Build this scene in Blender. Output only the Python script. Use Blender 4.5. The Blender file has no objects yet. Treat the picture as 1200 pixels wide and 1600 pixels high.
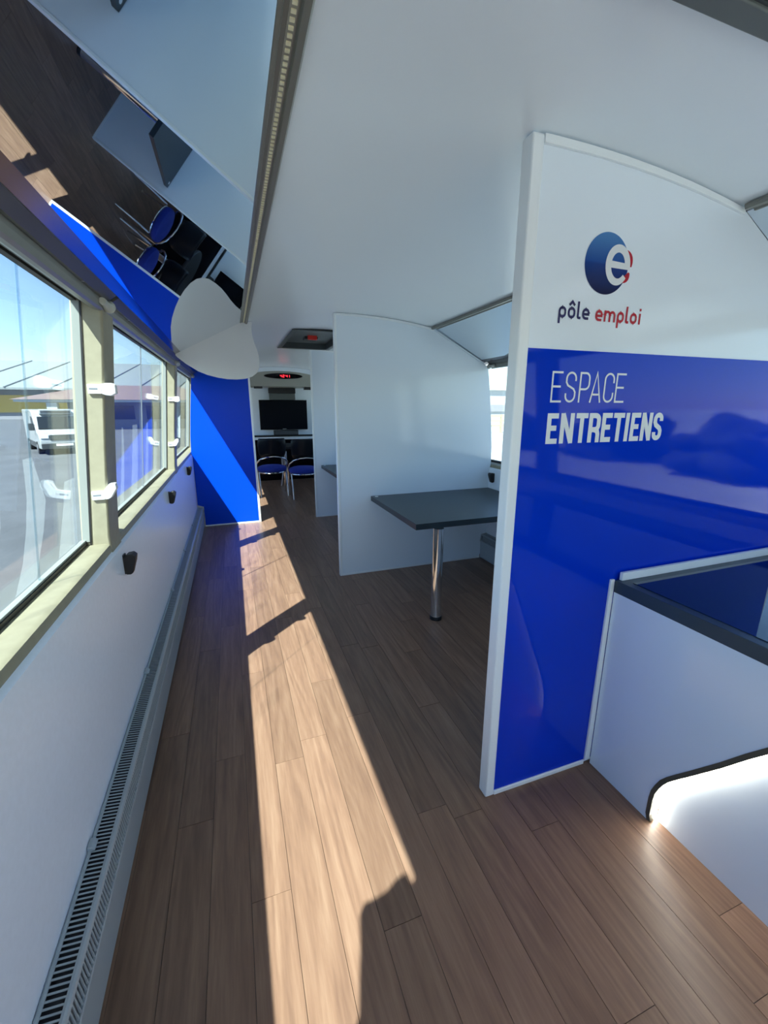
import bpy, bmesh, math, random
from mathutils import Vector, Matrix

S = 1.5            # metres per unit used below (camera height = 1 unit)
SC = bpy.context.scene
COL = SC.collection
random.seed(7)

# ------------------------------------------------------------------ camera
cam_d = bpy.data.cameras.new('camera'); cam = bpy.data.objects.new('camera', cam_d); COL.objects.link(cam)
YAW, PITCH, FPX = math.radians(19.575), math.radians(14.02), 656.8
cam.location = (0, 0, 1.0 * S)
cam.rotation_euler = (math.pi / 2 - PITCH, 0, -YAW)
cam_d.sensor_fit = 'VERTICAL'; cam_d.sensor_height = 24.0; cam_d.lens = FPX / 1600 * 24.0
cam_d.clip_start = 0.01; cam_d.clip_end = 2000
SC.camera = cam

# ------------------------------------------------------------------ light
SUN_DIR = Vector((1.0, 1.17, -1.97)).normalized()
W = bpy.data.worlds.new('sky'); SC.world = W; W.use_nodes = True
wn = W.node_tree; wn.nodes.clear()
wo = wn.nodes.new('ShaderNodeOutputWorld'); wb = wn.nodes.new('ShaderNodeBackground'); ws = wn.nodes.new('ShaderNodeTexSky')
ws.sky_type = 'NISHITA'; ws.sun_disc = False; ws.sun_elevation = math.radians(52)
ws.sun_rotation = math.atan2(-SUN_DIR.x, -SUN_DIR.y); ws.air_density = 1.0; ws.dust_density = 0.15; ws.ozone_density = 1.0
wb.inputs['Strength'].default_value = 0.112
wn.links.new(ws.outputs[0], wb.inputs[0]); wn.links.new(wb.outputs[0], wo.inputs[0])
sun_d = bpy.data.lights.new('sun', 'SUN'); sun_d.energy = 7.5; sun_d.angle = math.radians(0.55); sun_d.color = (1, 0.95, 0.83)
sun = bpy.data.objects.new('sun', sun_d); COL.objects.link(sun); sun.location = (-30, -35, 60)
sun.rotation_euler = SUN_DIR.to_track_quat('-Z', 'Y').to_euler()
SC.view_settings.view_transform = 'Standard'; SC.view_settings.look = 'None'
SC.view_settings.exposure = 1.48; SC.view_settings.gamma = 1; SC.view_settings.use_curve_mapping = False
cy = SC.cycles
cy.max_bounces = 14; cy.diffuse_bounces = 10; cy.glossy_bounces = 6; cy.transparent_max_bounces = 24; cy.transmission_bounces = 6
cy.sample_clamp_indirect = 8; cy.blur_glossy = 0.6

# ------------------------------------------------------------------ materials
MATS = {}
def mat(name, col, rough=0.5, metal=0.0, spec=0.5, coat=0.0, noise=0.0, scale=20, bump=0.0, emit=None, estr=0):
    if name in MATS: return MATS[name]
    m = bpy.data.materials.new(name); m.use_nodes = True; MATS[name] = m
    nt = m.node_tree; b = nt.nodes['Principled BSDF']
    b.inputs['Base Color'].default_value = (*col, 1); b.inputs['Roughness'].default_value = rough
    b.inputs['Metallic'].default_value = metal; b.inputs['Specular IOR Level'].default_value = spec
    b.inputs['Coat Weight'].default_value = coat; b.inputs['Coat Roughness'].default_value = 0.03
    if noise or bump:
        tc = nt.nodes.new('ShaderNodeTexCoord'); n = nt.nodes.new('ShaderNodeTexNoise')
        n.inputs['Scale'].default_value = scale; n.inputs['Detail'].default_value = 4
        nt.links.new(tc.outputs['Object'], n.inputs['Vector'])
        if noise:
            r = nt.nodes.new('ShaderNodeValToRGB'); nt.links.new(n.outputs['Fac'], r.inputs[0])
            r.color_ramp.elements[0].position = 0.3; r.color_ramp.elements[1].position = 0.7
            r.color_ramp.elements[0].color = (*[c * (1 - noise) for c in col], 1)
            r.color_ramp.elements[1].color = (*[min(1, c * (1 + noise)) for c in col], 1)
            nt.links.new(r.outputs[0], b.inputs['Base Color'])
        if bump:
            bp = nt.nodes.new('ShaderNodeBump'); bp.inputs['Strength'].default_value = bump; bp.inputs['Distance'].default_value = 0.002
            nt.links.new(n.outputs['Fac'], bp.inputs['Height']); nt.links.new(bp.outputs[0], b.inputs['Normal'])
    if emit:
        b.inputs['Emission Color'].default_value = (*emit, 1); b.inputs['Emission Strength'].default_value = estr
    return m

white = mat('white_laminate', (0.785, 0.865, 0.935), 0.12, spec=0.45)
white_panel = mat('white_wall_panel', (0.785, 0.85, 0.94), 0.30, noise=0.02, scale=60, bump=0.12)
ceil_m = mat('ceiling_white', (0.80, 0.865, 0.915), 0.22, spec=0.45)
trim_m = mat('white_trim', (0.84, 0.89, 0.91), 0.35)
blue_m = mat('blue_vinyl', (0.0003, 0.034, 0.54), 0.05, spec=0.23)
blue2_m = mat('blue_panel', (0.0005, 0.055, 0.60), 0.28, spec=0.12)
mirror_m = mat('mirror_laminate', (0.72, 0.79, 0.85), 0.012, metal=1.0)
olive = mat('olive_plastic', (0.285, 0.262, 0.180), 0.45, noise=0.06, scale=30, bump=0.05)
olive_dk = mat('grey_aluminium', (0.22, 0.225, 0.20), 0.38, metal=0.35)
pelmet_l = mat('pale_grey_strip', (0.42, 0.44, 0.40), 0.45)
black_m = mat('black_rubber', (0.012, 0.012, 0.013), 0.5)
blackgl = mat('black_gloss', (0.003, 0.003, 0.005), 0.15, spec=0.15)
chrome = mat('chrome', (0.72, 0.72, 0.72), 0.07, metal=1.0)
slate = mat('slate_laminate', (0.018, 0.030, 0.038), 0.36, noise=0.05, scale=90)
slate_b = mat('counter_grey', (0.040, 0.062, 0.080), 0.38)
glass_bl = mat('dark_glass_top', (0.006, 0.020, 0.045), 0.03, spec=0.8)
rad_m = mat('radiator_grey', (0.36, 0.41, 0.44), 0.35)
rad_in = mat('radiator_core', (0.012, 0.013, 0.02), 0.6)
rad_mid = mat('radiator_inner', (0.16, 0.18, 0.20), 0.5)
white_pl = mat('white_plastic', (0.85, 0.86, 0.86), 0.3)
dark_pl = mat('dark_plastic', (0.05, 0.055, 0.06), 0.4)
board_m = mat('white_board', (0.62, 0.64, 0.66), 0.5)
led_m = mat('led_phosphor', (0.75, 0.72, 0.50), 0.4)
ledglow = mat('led_glow', (1, 1, 1), 0.5, emit=(1.0, 0.95, 0.82), estr=13)
red_em = mat('red_digit', (0.5, 0.0, 0.0), 0.5, emit=(1.0, 0.03, 0.05), estr=0.9)
red_pl = mat('red_plastic', (0.65, 0.03, 0.02), 0.35)
hatch_m = mat('hatch_grey', (0.10, 0.115, 0.11), 0.45)
hatch_d = mat('hatch_dark', (0.035, 0.042, 0.045), 0.5)
beige = mat('beige_plastic', (0.34, 0.34, 0.29), 0.45)
bluefab = mat('blue_fabric', (0.006, 0.03, 0.32), 0.75, noise=0.15, scale=120)
darkwood = mat('dark_backrest', (0.006, 0.008, 0.012), 0.3, spec=.2)
navy = mat('navy_print', (0.006, 0.005, 0.085), 0.25)
redprint = mat('red_print', (0.45, 0.012, 0.03), 0.25)
whiteprint = mat('white_print', (0.76, 0.80, 0.82), 0.25)
steel_scr = mat('screw_steel', (0.6, 0.6, 0.58), 0.3, metal=1)
shell_m = mat('outer_shell', (0.75, 0.75, 0.75), 0.5)
asphalt = mat('asphalt', (0.085, 0.09, 0.10), 0.9, noise=0.18, scale=0.6)
concrete = mat('pale_concrete', (0.46, 0.47, 0.45), 0.9, noise=0.10, scale=0.5)
tent_m = mat('white_tent_fabric', (0.21, 0.235, 0.235), 0.7)
seam_m = mat('tent_seam', (0.185, 0.205, 0.21), 0.7)
yellow_m = mat('yellow_cladding', (0.55, 0.37, 0.05), 0.6)
column_m = mat('pale_column', (0.42, 0.46, 0.48), 0.6)
greywall = mat('grey_cladding', (0.22, 0.22, 0.24), 0.7)
brownroof = mat('brown_roof', (0.18, 0.125, 0.115), 0.8, noise=0.1, scale=3)
vanwhite = mat('van_white', (0.36, 0.38, 0.39), 0.25)
vanglass = mat('van_glass', (0.02, 0.025, 0.03), 0.08)
leafm = mat('dark_foliage', (0.03, 0.05, 0.025), 0.9, noise=0.4, scale=3)
fence_m = mat('cream_fence', (0.38, 0.36, 0.20), 0.6)
bld_m = mat('white_render', (0.34, 0.36, 0.37), 0.8)
carsil = mat('car_silver', (0.35, 0.37, 0.40), 0.25, metal=0.4)

def wood_material():
    m = bpy.data.materials.new('wood_vinyl'); m.use_nodes = True; nt = m.node_tree; N = nt.nodes; L = nt.links
    b = N['Principled BSDF']; b.inputs['Roughness'].default_value = 0.36; b.inputs['Specular IOR Level'].default_value = 0.38
    tc = N.new('ShaderNodeTexCoord'); oi = N.new('ShaderNodeObjectInfo')
    mul = N.new('ShaderNodeVectorMath'); mul.operation = 'MULTIPLY'; mul.inputs[1].default_value = (1.0, 0.07, 1.0)
    off = N.new('ShaderNodeVectorMath'); off.operation = 'SCALE'; off.inputs[0].default_value = (37.0, 91.0, 13.0)
    add = N.new('ShaderNodeVectorMath'); add.operation = 'ADD'
    L.new(tc.outputs['Object'], mul.inputs[0]); L.new(oi.outputs['Random'], off.inputs['Scale'])
    L.new(mul.outputs[0], add.inputs[0]); L.new(off.outputs[0], add.inputs[1])
    n1 = N.new('ShaderNodeTexNoise'); n1.inputs['Scale'].default_value = 30; n1.inputs['Detail'].default_value = 6; n1.inputs['Roughness'].default_value = 0.62; n1.inputs['Distortion'].default_value = 0.5
    n2 = N.new('ShaderNodeTexNoise'); n2.inputs['Scale'].default_value = 150; n2.inputs['Detail'].default_value = 3
    n3 = N.new('ShaderNodeTexNoise'); n3.inputs['Scale'].default_value = 9; n3.inputs['Detail'].default_value = 1
    for n in (n1, n2, n3): L.new(add.outputs[0], n.inputs['Vector'])
    ring = N.new('ShaderNodeMath'); ring.operation = 'MULTIPLY'; ring.inputs[1].default_value = 55; L.new(n3.outputs['Fac'], ring.inputs[0])
    sn = N.new('ShaderNodeMath'); sn.operation = 'SINE'; L.new(ring.outputs[0], sn.inputs[0])
    sh = N.new('ShaderNodeMath'); sh.operation = 'MULTIPLY_ADD'; sh.inputs[1].default_value = 0.5; sh.inputs[2].default_value = 0.5; L.new(sn.outputs[0], sh.inputs[0])
    m1 = N.new('ShaderNodeMix'); m1.data_type = 'FLOAT'; m1.inputs[0].default_value = 0.16
    L.new(n1.outputs['Fac'], m1.inputs[2]); L.new(sh.outputs[0], m1.inputs[3])
    m2 = N.new('ShaderNodeMix'); m2.data_type = 'FLOAT'; m2.inputs[0].default_value = 0.30
    L.new(m1.outputs[0], m2.inputs[2]); L.new(n2.outputs['Fac'], m2.inputs[3])
    rp = N.new('ShaderNodeValToRGB'); L.new(m2.outputs[0], rp.inputs[0])
    e = rp.color_ramp.elements; e[0].position = 0.28; e[0].color = (0.160, 0.090, 0.060, 1); e[1].position = 0.70; e[1].color = (0.300, 0.184, 0.120, 1)
    k = rp.color_ramp.elements.new(0.5); k.color = (0.234, 0.134, 0.086, 1)
    # each plank its own tone
    mr = N.new('ShaderNodeMapRange'); mr.inputs[3].default_value = 0.80; mr.inputs[4].default_value = 1.10
    L.new(oi.outputs['Random'], mr.inputs[0])
    tone = N.new('ShaderNodeVectorMath'); tone.operation = 'SCALE'; L.new(rp.outputs[0], tone.inputs[0]); L.new(mr.outputs[0], tone.inputs['Scale'])
    L.new(tone.outputs[0], b.inputs['Base Color'])
    return m
wood = wood_material()

def glass_material(name, tint=(0.95, 0.98, 0.98), base=0.04):
    m = bpy.data.materials.new(name); m.use_nodes = True; nt = m.node_tree; N = nt.nodes; L = nt.links; N.clear()
    o = N.new('ShaderNodeOutputMaterial'); t = N.new('ShaderNodeBsdfTransparent'); g = N.new('ShaderNodeBsdfGlossy'); mx = N.new('ShaderNodeMixShader')
    t.inputs[0].default_value = (*tint, 1); g.inputs['Roughness'].default_value = 0.01
    lw = N.new('ShaderNodeLayerWeight'); lw.inputs['Blend'].default_value = 0.5
    p = N.new('ShaderNodeMath'); p.operation = 'POWER'; p.inputs[1].default_value = 4.0; L.new(lw.outputs['Facing'], p.inputs[0])
    ma = N.new('ShaderNodeMath'); ma.operation = 'MULTIPLY_ADD'; ma.inputs[1].default_value = 0.7; ma.inputs[2].default_value = base; L.new(p.outputs[0], ma.inputs[0])
    L.new(ma.outputs[0], mx.inputs[0]); L.new(t.outputs[0], mx.inputs[1]); L.new(g.outputs[0], mx.inputs[2]); L.new(mx.outputs[0], o.inputs[0])
    return m
glass = glass_material('window_glass', (0.845, 0.93, 0.975))
clear_glass = glass_material('windscreen_glass', (0.98, 0.99, 0.99))

def film_material(name, col, opac):
    m = bpy.data.materials.new(name); m.use_nodes = True; nt = m.node_tree; N = nt.nodes; L = nt.links; N.clear()
    o = N.new('ShaderNodeOutputMaterial'); t = N.new('ShaderNodeBsdfTransparent'); d = N.new('ShaderNodeBsdfTranslucent'); mx = N.new('ShaderNodeMixShader')
    d.inputs[0].default_value = (*col, 1); mx.inputs[0].default_value = opac
    L.new(t.outputs[0], mx.inputs[1]); L.new(d.outputs[0], mx.inputs[2]); L.new(mx.outputs[0], o.inputs[0])
    return m
glass_edge = film_material('glass_edge', (0.20, 0.26, 0.26), 0.14)
film_w = film_material('white_window_film', (0.90, 0.97, 0.95), 0.13)

def logo_blue():
    m = bpy.data.materials.new('logo_blue_print'); m.use_nodes = True; nt = m.node_tree; N = nt.nodes; L = nt.links
    b = N['Principled BSDF']; b.inputs['Roughness'].default_value = 0.2; b.inputs['Specular IOR Level'].default_value = 0.15
    tc = N.new('ShaderNodeTexCoord'); sx = N.new('ShaderNodeSeparateXYZ'); L.new(tc.outputs['Generated'], sx.inputs[0])
    r = N.new('ShaderNodeValToRGB'); L.new(sx.outputs['Z'], r.inputs[0])
    e = r.color_ramp.elements; e[0].position = 0; e[0].color = (0.004, 0.008, 0.045, 1); e[1].position = 1; e[1].color = (0.075, 0.22, 0.48, 1)
    for p, c in ((0.48, (0.010, 0.045, 0.22)), (0.52, (0.016, 0.075, 0.30))):
        k = r.color_ramp.elements.new(p); k.color = (*c, 1)
    L.new(r.outputs[0], b.inputs['Base Color']); return m
logo_m = logo_blue()

# ------------------------------------------------------------------ mesh helpers
OFF = {}
class MB:
    def __init__(s): s.v = []; s.f = []
    def add(s, vs, fs):
        n = len(s.v); s.v += [tuple(p) for p in vs]; s.f += [tuple(i + n for i in f) for f in fs]; return s
    def box(s, x0, x1, y0, y1, z0, z1):
        return s.add([(x0,y0,z0),(x1,y0,z0),(x1,y1,z0),(x0,y1,z0),(x0,y0,z1),(x1,y0,z1),(x1,y1,z1),(x0,y1,z1)],
                     [(0,3,2,1),(4,5,6,7),(0,1,5,4),(1,2,6,5),(2,3,7,6),(3,0,4,7)])
    def prism(s, prof, a, b, axis='y'):
        n = len(prof)
        def P(p, t):
            return {'y': (p[0], t, p[1]), 'x': (t, p[0], p[1]), 'z': (p[0], p[1], t)}[axis]
        vs = [P(p, a) for p in prof] + [P(p, b) for p in prof]
        fs = [tuple(range(n)), tuple(range(2*n-1, n-1, -1))] + [(i, (i+1) % n, n+(i+1) % n, n+i) for i in range(n)]
        return s.add(vs, fs)
    def tube(s, path, r, seg=10, closed=False):
        path = [Vector(p) for p in path]; n = len(path); rings = []; up = None
        for i, p in enumerate(path):
            if closed: d = path[(i+1) % n] - path[i-1]
            else: d = path[min(i+1, n-1)] - path[max(i-1, 0)]
            d.normalize()
            if up is None:
                up = Vector((0,0,1)) if abs(d.z) < 0.9 else Vector((1,0,0))
            a = d.cross(up)
            if a.length < 1e-4: a = d.cross(Vector((0,1,0)))
            a.normalize(); up = a.cross(d)
            rr = r[i] if isinstance(r, (list, tuple)) else r
            rings.append([p + (a*math.cos(2*math.pi*k/seg) + up*math.sin(2*math.pi*k/seg))*rr for k in range(seg)])
        vs = [q for ring in rings for q in ring]; fs = []
        m = n if closed else n-1
        for i in range(m):
            j = (i+1) % n
            for k in range(seg): fs.append((i*seg+k, i*seg+(k+1) % seg, j*seg+(k+1) % seg, j*seg+k))
        if not closed: fs += [tuple(range(seg-1, -1, -1)), tuple((n-1)*seg+k for k in range(seg))]
        return s.add(vs, fs)
    def lathe(s, prof, c, seg=24):
        vs = []; fs = []; n = len(prof)
        for r, z in prof:
            for k in range(seg): vs.append((c[0]+r*math.cos(2*math.pi*k/seg), c[1]+r*math.sin(2*math.pi*k/seg), c[2]+z))
        for i in range(n-1):
            for k in range(seg): fs.append((i*seg+k, i*seg+(k+1) % seg, (i+1)*seg+(k+1) % seg, (i+1)*seg+k))
        fs += [tuple(range(seg-1, -1, -1)), tuple((n-1)*seg+k for k in range(seg))]
        return s.add(vs, fs)
    def ribbon(s, pts, w, plane_y, closed=False, bev=None):
        # flat stroke in the XZ plane at y = plane_y (facing -Y), mitred corners
        P = [Vector((p[0], p[1])) for p in pts]; n = len(P); Lp = []; Rp = []
        for i in range(n):
            a = P[i] - P[i-1] if (i > 0 or closed) else P[1] - P[0]
            b = P[(i+1) % n] - P[i] if (i < n-1 or closed) else a
            a = a.normalized(); b = b.normalized()
            na = Vector((-a.y, a.x)); nb = Vector((-b.y, b.x)); m = na + nb
            m = na if m.length < 1e-5 else m.normalized()
            k = max(0.5, m.dot(na)); ww = w[i] if isinstance(w, list) else w
            Lp.append(P[i] + m*ww/2/k); Rp.append(P[i] - m*ww/2/k)
        vs = [(p.x, plane_y, p.y) for p in Lp] + [(p.x, plane_y, p.y) for p in Rp]
        fs = [(i, n+i, n+(i+1) % n, (i+1) % n) for i in range(n if closed else n-1)]
        return s.add(vs, fs)
    def mesh(s, name, off=(0,0,0), recalc=True):
        me = bpy.data.meshes.new(name)
        me.from_pydata([((x-off[0])*S, (y-off[1])*S, (z-off[2])*S) for x, y, z in s.v], [], s.f)
        if recalc:
            b = bmesh.new(); b.from_mesh(me); bmesh.ops.recalc_face_normals(b, faces=b.faces); b.to_mesh(me); b.free()
        return me
    def obj(s, name, m, parent=None, smooth=False, bevel=0, base=None, recalc=True, segs=2):
        off = OFF.get(parent, (0,0,0)) if parent else (base or (0,0,0))
        me = s.mesh(name, off, recalc); me.materials.append(m)
        o = bpy.data.objects.new(name, me); COL.objects.link(o)
        if parent: o.parent = parent
        elif base: o.location = Vector(base)*S
        OFF[o] = off
        if smooth:
            for p in me.polygons: p.use_smooth = True
            try: me.set_sharp_from_angle(angle=math.radians(40))
            except Exception: pass
        if bevel:
            bv = o.modifiers.new('bevel', 'BEVEL'); bv.width = bevel*S; bv.segments = segs; bv.limit_method = 'ANGLE'; bv.angle_limit = math.radians(35)
            for p in me.polygons: p.use_smooth = True
            try: me.set_sharp_from_angle(angle=math.radians(40))
            except Exception: pass
        return o
def tag(o, label, cat, group=None, kind=None):
    o['label'] = label; o['category'] = cat
    if group: o['group'] = group
    if kind: o['kind'] = kind
    return o
def thing(name, base, label, cat, group=None):
    o = bpy.data.objects.new(name, None); COL.objects.link(o); o.location = Vector(base)*S; o.empty_display_size = 0.1
    OFF[o] = tuple(base); tag(o, label, cat, group); return o
def local(name, label, cat, group=None):      # an empty whose parts are built in its own frame
    o = bpy.data.objects.new(name, None); COL.objects.link(o); OFF[o] = (0,0,0); tag(o, label, cat, group); return o
def struct(o): o['kind'] = 'structure'; return o
def sempty(name, base):
    o = bpy.data.objects.new(name, None); COL.objects.link(o); o.location = Vector(base)*S; OFF[o] = tuple(base); o['kind'] = 'structure'; return o
def clone(o, parent=None):
    c = o.copy(); COL.objects.link(c)
    if parent: c.parent = parent
    for ch in list(o.children): clone(ch, c)
    return c
def mx(x): return 1.24 - x          # mirror across the bus centre line
def mprof(p): return [(mx(x), z) for x, z in p]

Y0, Y1 = -1.55, 6.05                 # front and rear ends of the saloon
# ================================================================== SETTING
# ---- floor: base + printed planks as pieces
floor = struct(MB().box(-0.33, 1.57, Y0, Y1, -0.05, -0.002).obj('floor', mat('plank_joint', (0.05, 0.032, 0.026), 0.6)))
PW, PL = 0.081, 0.812
cache = {}
offs = {0: 1.115, 1: .704, 2: 1.048, 3: .30, 4: .567, 5: 1.162, 6: .77, -1: .93, -2: .45, -3: .20}
for k in range(-3, 22):
    xa, xb = max(-0.3295, -0.122+PW*k), min(1.5695, -0.122+PW*(k+1))
    if xb - xa < 0.01: continue
    o0 = offs.get(k, (0.37*k*k + 0.53*k) % PL)
    y = o0 - PL*math.ceil((o0 - Y0)/PL)
    while y < Y1:
        ya, yb = max(y, Y0+.002), min(y+PL, Y1-.002)
        if yb - ya > 0.02:
            key = (round(xb-xa, 4), round(yb-ya, 4))
            if key not in cache:
                g = 0.0005
                cache[key] = MB().box(-(xb-xa)/2+g, (xb-xa)/2-g, -(yb-ya)/2+g, (yb-ya)/2-g, -0.002, 0.0).mesh('plank')
                cache[key].materials.append(wood)
            o = bpy.data.objects.new('plank', cache[key]); COL.objects.link(o); o.parent = floor
            o.location = Vector(((xa+xb)/2, (ya+yb)/2, 0))*S
        y += PL

# ---- ceiling (shallow arch), with two roof-hatch openings
def arc(x): return 1.484 - 0.17*(x-0.62)**2
def ceil_prof(xa, xb, n):
    xs = [xa+(xb-xa)*i/n for i in range(n+1)]
    return [(x, arc(x)) for x in xs] + [(x, arc(x)+0.03) for x in reversed(xs)]
HX0, HX1 = 0.42, 0.82
HATCH = [(-0.45, 0.467), (2.87, 3.74)]
cm = MB(); ys = [Y0, HATCH[0][0], HATCH[0][1], HATCH[1][0], HATCH[1][1], Y1]
for i in range(5):
    if i in (1, 3):
        cm.prism(ceil_prof(0.09, HX0, 8), ys[i], ys[i+1]); cm.prism(ceil_prof(HX1, 1.15, 8), ys[i], ys[i+1])
    else: cm.prism(ceil_prof(0.09, 1.15, 24), ys[i], ys[i+1])
ceiling = struct(cm.obj('ceiling', ceil_m, smooth=True))
struct(MB().box(-0.42, 1.66, Y0-.06, Y1+.06, 1.60, 1.62).obj('trim_1', shell_m))

# ---- left and right side walls below and above the windows
low = [(-0.33, -0.05), (-0.328, 0.10), (-0.325, 0.612), (-0.36, 0.634), (-0.42, 0.634), (-0.42, -0.05)]
up = [(-0.336, 1.264), (-0.262, 1.264), (-0.255, 1.29), (-0.30, 1.32), (-0.36, 1.60), (-0.42, 1.60), (-0.42, 1.48), (-0.340, 1.275)]
wl = struct(MB().prism(low, Y0, Y1).obj('wall_left', white_panel))
MB().prism(up, Y0, Y1).obj('upper_panel', shell_m, wl)
wr = struct(MB().prism(mprof(low), Y0, Y1).obj('wall_right', white_panel))
MB().prism(mprof(up), Y0, Y1).obj('upper_panel', shell_m, wr)
# ---- end walls
wb_ = MB(); wb_.box(-0.42, 1.66, Y0-.06, Y0, -0.05, 0.36); wb_.box(-0.42, 1.66, Y0-.06, Y0, 1.40, 1.6); wb_.box(-0.42, -0.27, Y0-.06, Y0, 0.36, 1.40); wb_.box(1.51, 1.66, Y0-.06, Y0, 0.36, 1.40)
struct(wb_.obj('wall_front', white))
wbk = struct(MB().box(-0.42, 1.66, Y1, Y1+.06, -0.05, 1.6).obj('wall_back', white))
MB().box(-0.32, 1.56, Y1-.012, Y1, 0.0, 0.565).obj('lower_panel', blackgl, wbk)
MB().box(0.2, 1.3, Y1-.02, Y1, 0.565, 0.600).obj('white_strip', trim_m, wbk)
MB().box(0.2, 1.3, Y1-.03, Y1, 0.603, 0.626).obj('black_shelf', black_m, wbk)

# ---- window sills
sill = [(-0.40, 0.634), (-0.40, 0.643), (-0.345, 0.643), (-0.336, 0.638), (-0.333, 0.629), (-0.335, 0.616), (-0.342, 0.6125), (-0.36, 0.6125), (-0.36, 0.634)]
struct(MB().prism(sill, Y0, Y1).obj('trim_2', olive, smooth=True))
struct(MB().prism(mprof(sill), Y0, Y1).obj('trim_3', olive, smooth=True))

# ---- window posts
post = [(-0.415, 0.63), (-0.40, 0.643), (-0.372, 0.95), (-0.335, 1.262), (-0.268, 1.262), (-0.276, 1.18), (-0.292, 1.05), (-0.309, 0.90), (-0.324, 0.76), (-0.333, 0.66), (-0.332, 0.615), (-0.3325, 0.598), (-0.342, 0.594), (-0.415, 0.62)]
PITCHY, PY, PWD = 1.474, 1.265, 0.105
posts = [PY + PITCHY*k for k in range(-2, 4)]
ntrim = 4
for i, y in enumerate(posts):
    if y < Y0: continue
    struct(MB().prism(post, y, y+PWD).obj('trim_%d' % ntrim, olive, bevel=0.006)); ntrim += 1
rposts = [y - 0.19 for y in posts]
for i, y in enumerate(rposts):
    if y < Y0: continue
    struct(MB().prism(mprof(post), y, y+PWD).obj('trim_%d' % ntrim, olive, bevel=0.006)); ntrim += 1

# ---- windows: panes, rubber gasket, grey frame, sliding joint
GB, GT = (-0.392, 0.643), (-0.327, 1.256)
def gx(z): return GB[0] + (GT[0]-GB[0])*(z-GB[1])/(GT[1]-GB[1])
def pane_prof(z0, z1, t, dx=0.0): return [(gx(z0)+dx, z0), (gx(z1)+dx, z1), (gx(z1)+dx-t, z1), (gx(z0)+dx-t, z0)]
chan_m = mat('grey_channel', (0.25, 0.27, 0.25), 0.45)
nwin = 1
def window(y0, y1, joint=None, right=False, jw=.0018, jm=None):
    global nwin
    jm = jm or rad_mid
    w = sempty('window_%d' % nwin, (mx(-0.36) if right else -0.36, (y0+y1)/2, 0.643)); nwin += 1
    fx = mprof if right else (lambda p: p)
    g = MB()
    g.prism(fx(pane_prof(GB[1], GB[1]+.010, .012, .006)), y0, y1); g.prism(fx(pane_prof(GT[1]-.012, GT[1], .012, .006)), y0, y1)
    g.prism(fx(pane_prof(GB[1], GT[1], .004, .016)), y0, y0+.0025); g.prism(fx(pane_prof(GB[1], GT[1], .004, .016)), y1-.0025, y1)
    g.obj('gasket', black_m, w)
    g = MB()
    g.prism(fx(pane_prof(GB[1]+.010, GB[1]+.015, .012, .003)), y0+.003, y1-.003)
    g.prism(fx(pane_prof(GB[1]+.01, GT[1]-.012, .016, .012)), y0, y0+.003); g.prism(fx(pane_prof(GB[1]+.01, GT[1]-.012, .016, .012)), y1-.003, y1)
    g.obj('frame', chan_m, w)
    ends = [y0+.001, y1-.001] if joint is None else [y0+.001, joint, y1-.001]
    for a, b in zip(ends[:-1], ends[1:]):
        MB().prism(fx(pane_prof(GB[1]+.006, GT[1]-.006, .004, -.002)), a+.0005, b-.0005).obj('pane', glass, w)
    if joint is not None:
        MB().prism(fx(pane_prof(GB[1]+.008, GT[1]-.008, .004, -.001)), joint-jw, joint+jw).obj('joint_bar', jm, w)
    return w
joints = {0: -0.62, 1: 0.985, 2: 2.10}
wins = []
for i in range(-1, 5):
    a = max(posts[i]+PWD, Y0+.02) if i >= 0 else Y0+.02
    b = posts[i+1] if i < 5 else Y1-.02
    if b < a+.1: continue
    wins.append(window(a, b, joints.get(i), jw=.0009 if i == 1 else .0018, jm=glass_edge if i == 1 else None))
wins.append(window(posts[5]+PWD, Y1-.01))
for i in range(-1, 6):
    a = max(rposts[i]+PWD, Y0+.02) if i >= 0 else Y0+.02
    b = rposts[i+1] if i < 5 else Y1-.02
    if b < a+.1: continue
    window(a, b, None, True)
ws_ = sempty('window_%d' % nwin, (0.62, Y0-.03, 0.5)); nwin += 1
MB().box(-0.27, 1.51, Y0-.034, Y0-.030, 0.36, 1.40).obj('pane', clear_glass, ws_)
g = MB(); g.box(-0.27, 1.51, Y0-.04, Y0-.02, .36, .375); g.box(-0.27, 1.51, Y0-.04, Y0-.02, 1.385, 1.40); g.box(-0.27, -.255, Y0-.04, Y0-.02, .375, 1.385); g.box(1.495, 1.51, Y0-.04, Y0-.02, .375, 1.385)
g.obj('gasket', black_m, ws_)
# pale film stripes on the panes (the lower part of the windows)
def stripe(win, left, right):
    m = MB(); n = len(left); vs = []
    for (y, z) in left + right: vs.append((gx(z)-0.0075, y, z))
    m.add(vs, [(i, n+i, n+i+1, i+1) for i in range(n-1)]); m.obj('film_stripe', film_w, win, recalc=False)
w1, w2 = wins[1], wins[2]
stripe(w1, [(.79,.905),(.79,.85),(.79,.80),(.79,.75),(.79,.68)], [(.862,.905),(.868,.85),(.862,.80),(.838,.745),(.80,.68)])
stripe(w1, [(.962,.905),(.966,.86),(.967,.829),(.954,.769),(.931,.713),(.892,.662)], [(1.003,.905),(1.024,.866),(1.055,.811),(1.034,.748),(1.005,.70),(.985,.662)])
stripe(w1, [(1.165,.83),(1.155,.78),(1.125,.71),(1.105,.662)], [(1.235,.83),(1.235,.78),(1.235,.71),(1.235,.662)])
for k, (a, b) in enumerate([(1.52,1.60),(1.72,1.77),(1.90,2.02),(2.2,2.27),(2.42,2.52)]):
    stripe(w2, [(a+.03,.93),(a+.02,.85),(a,.75),(a-.03,.66)], [(b,.93),(b+.01,.85),(b,.75),(b-.02,.66)])
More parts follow.
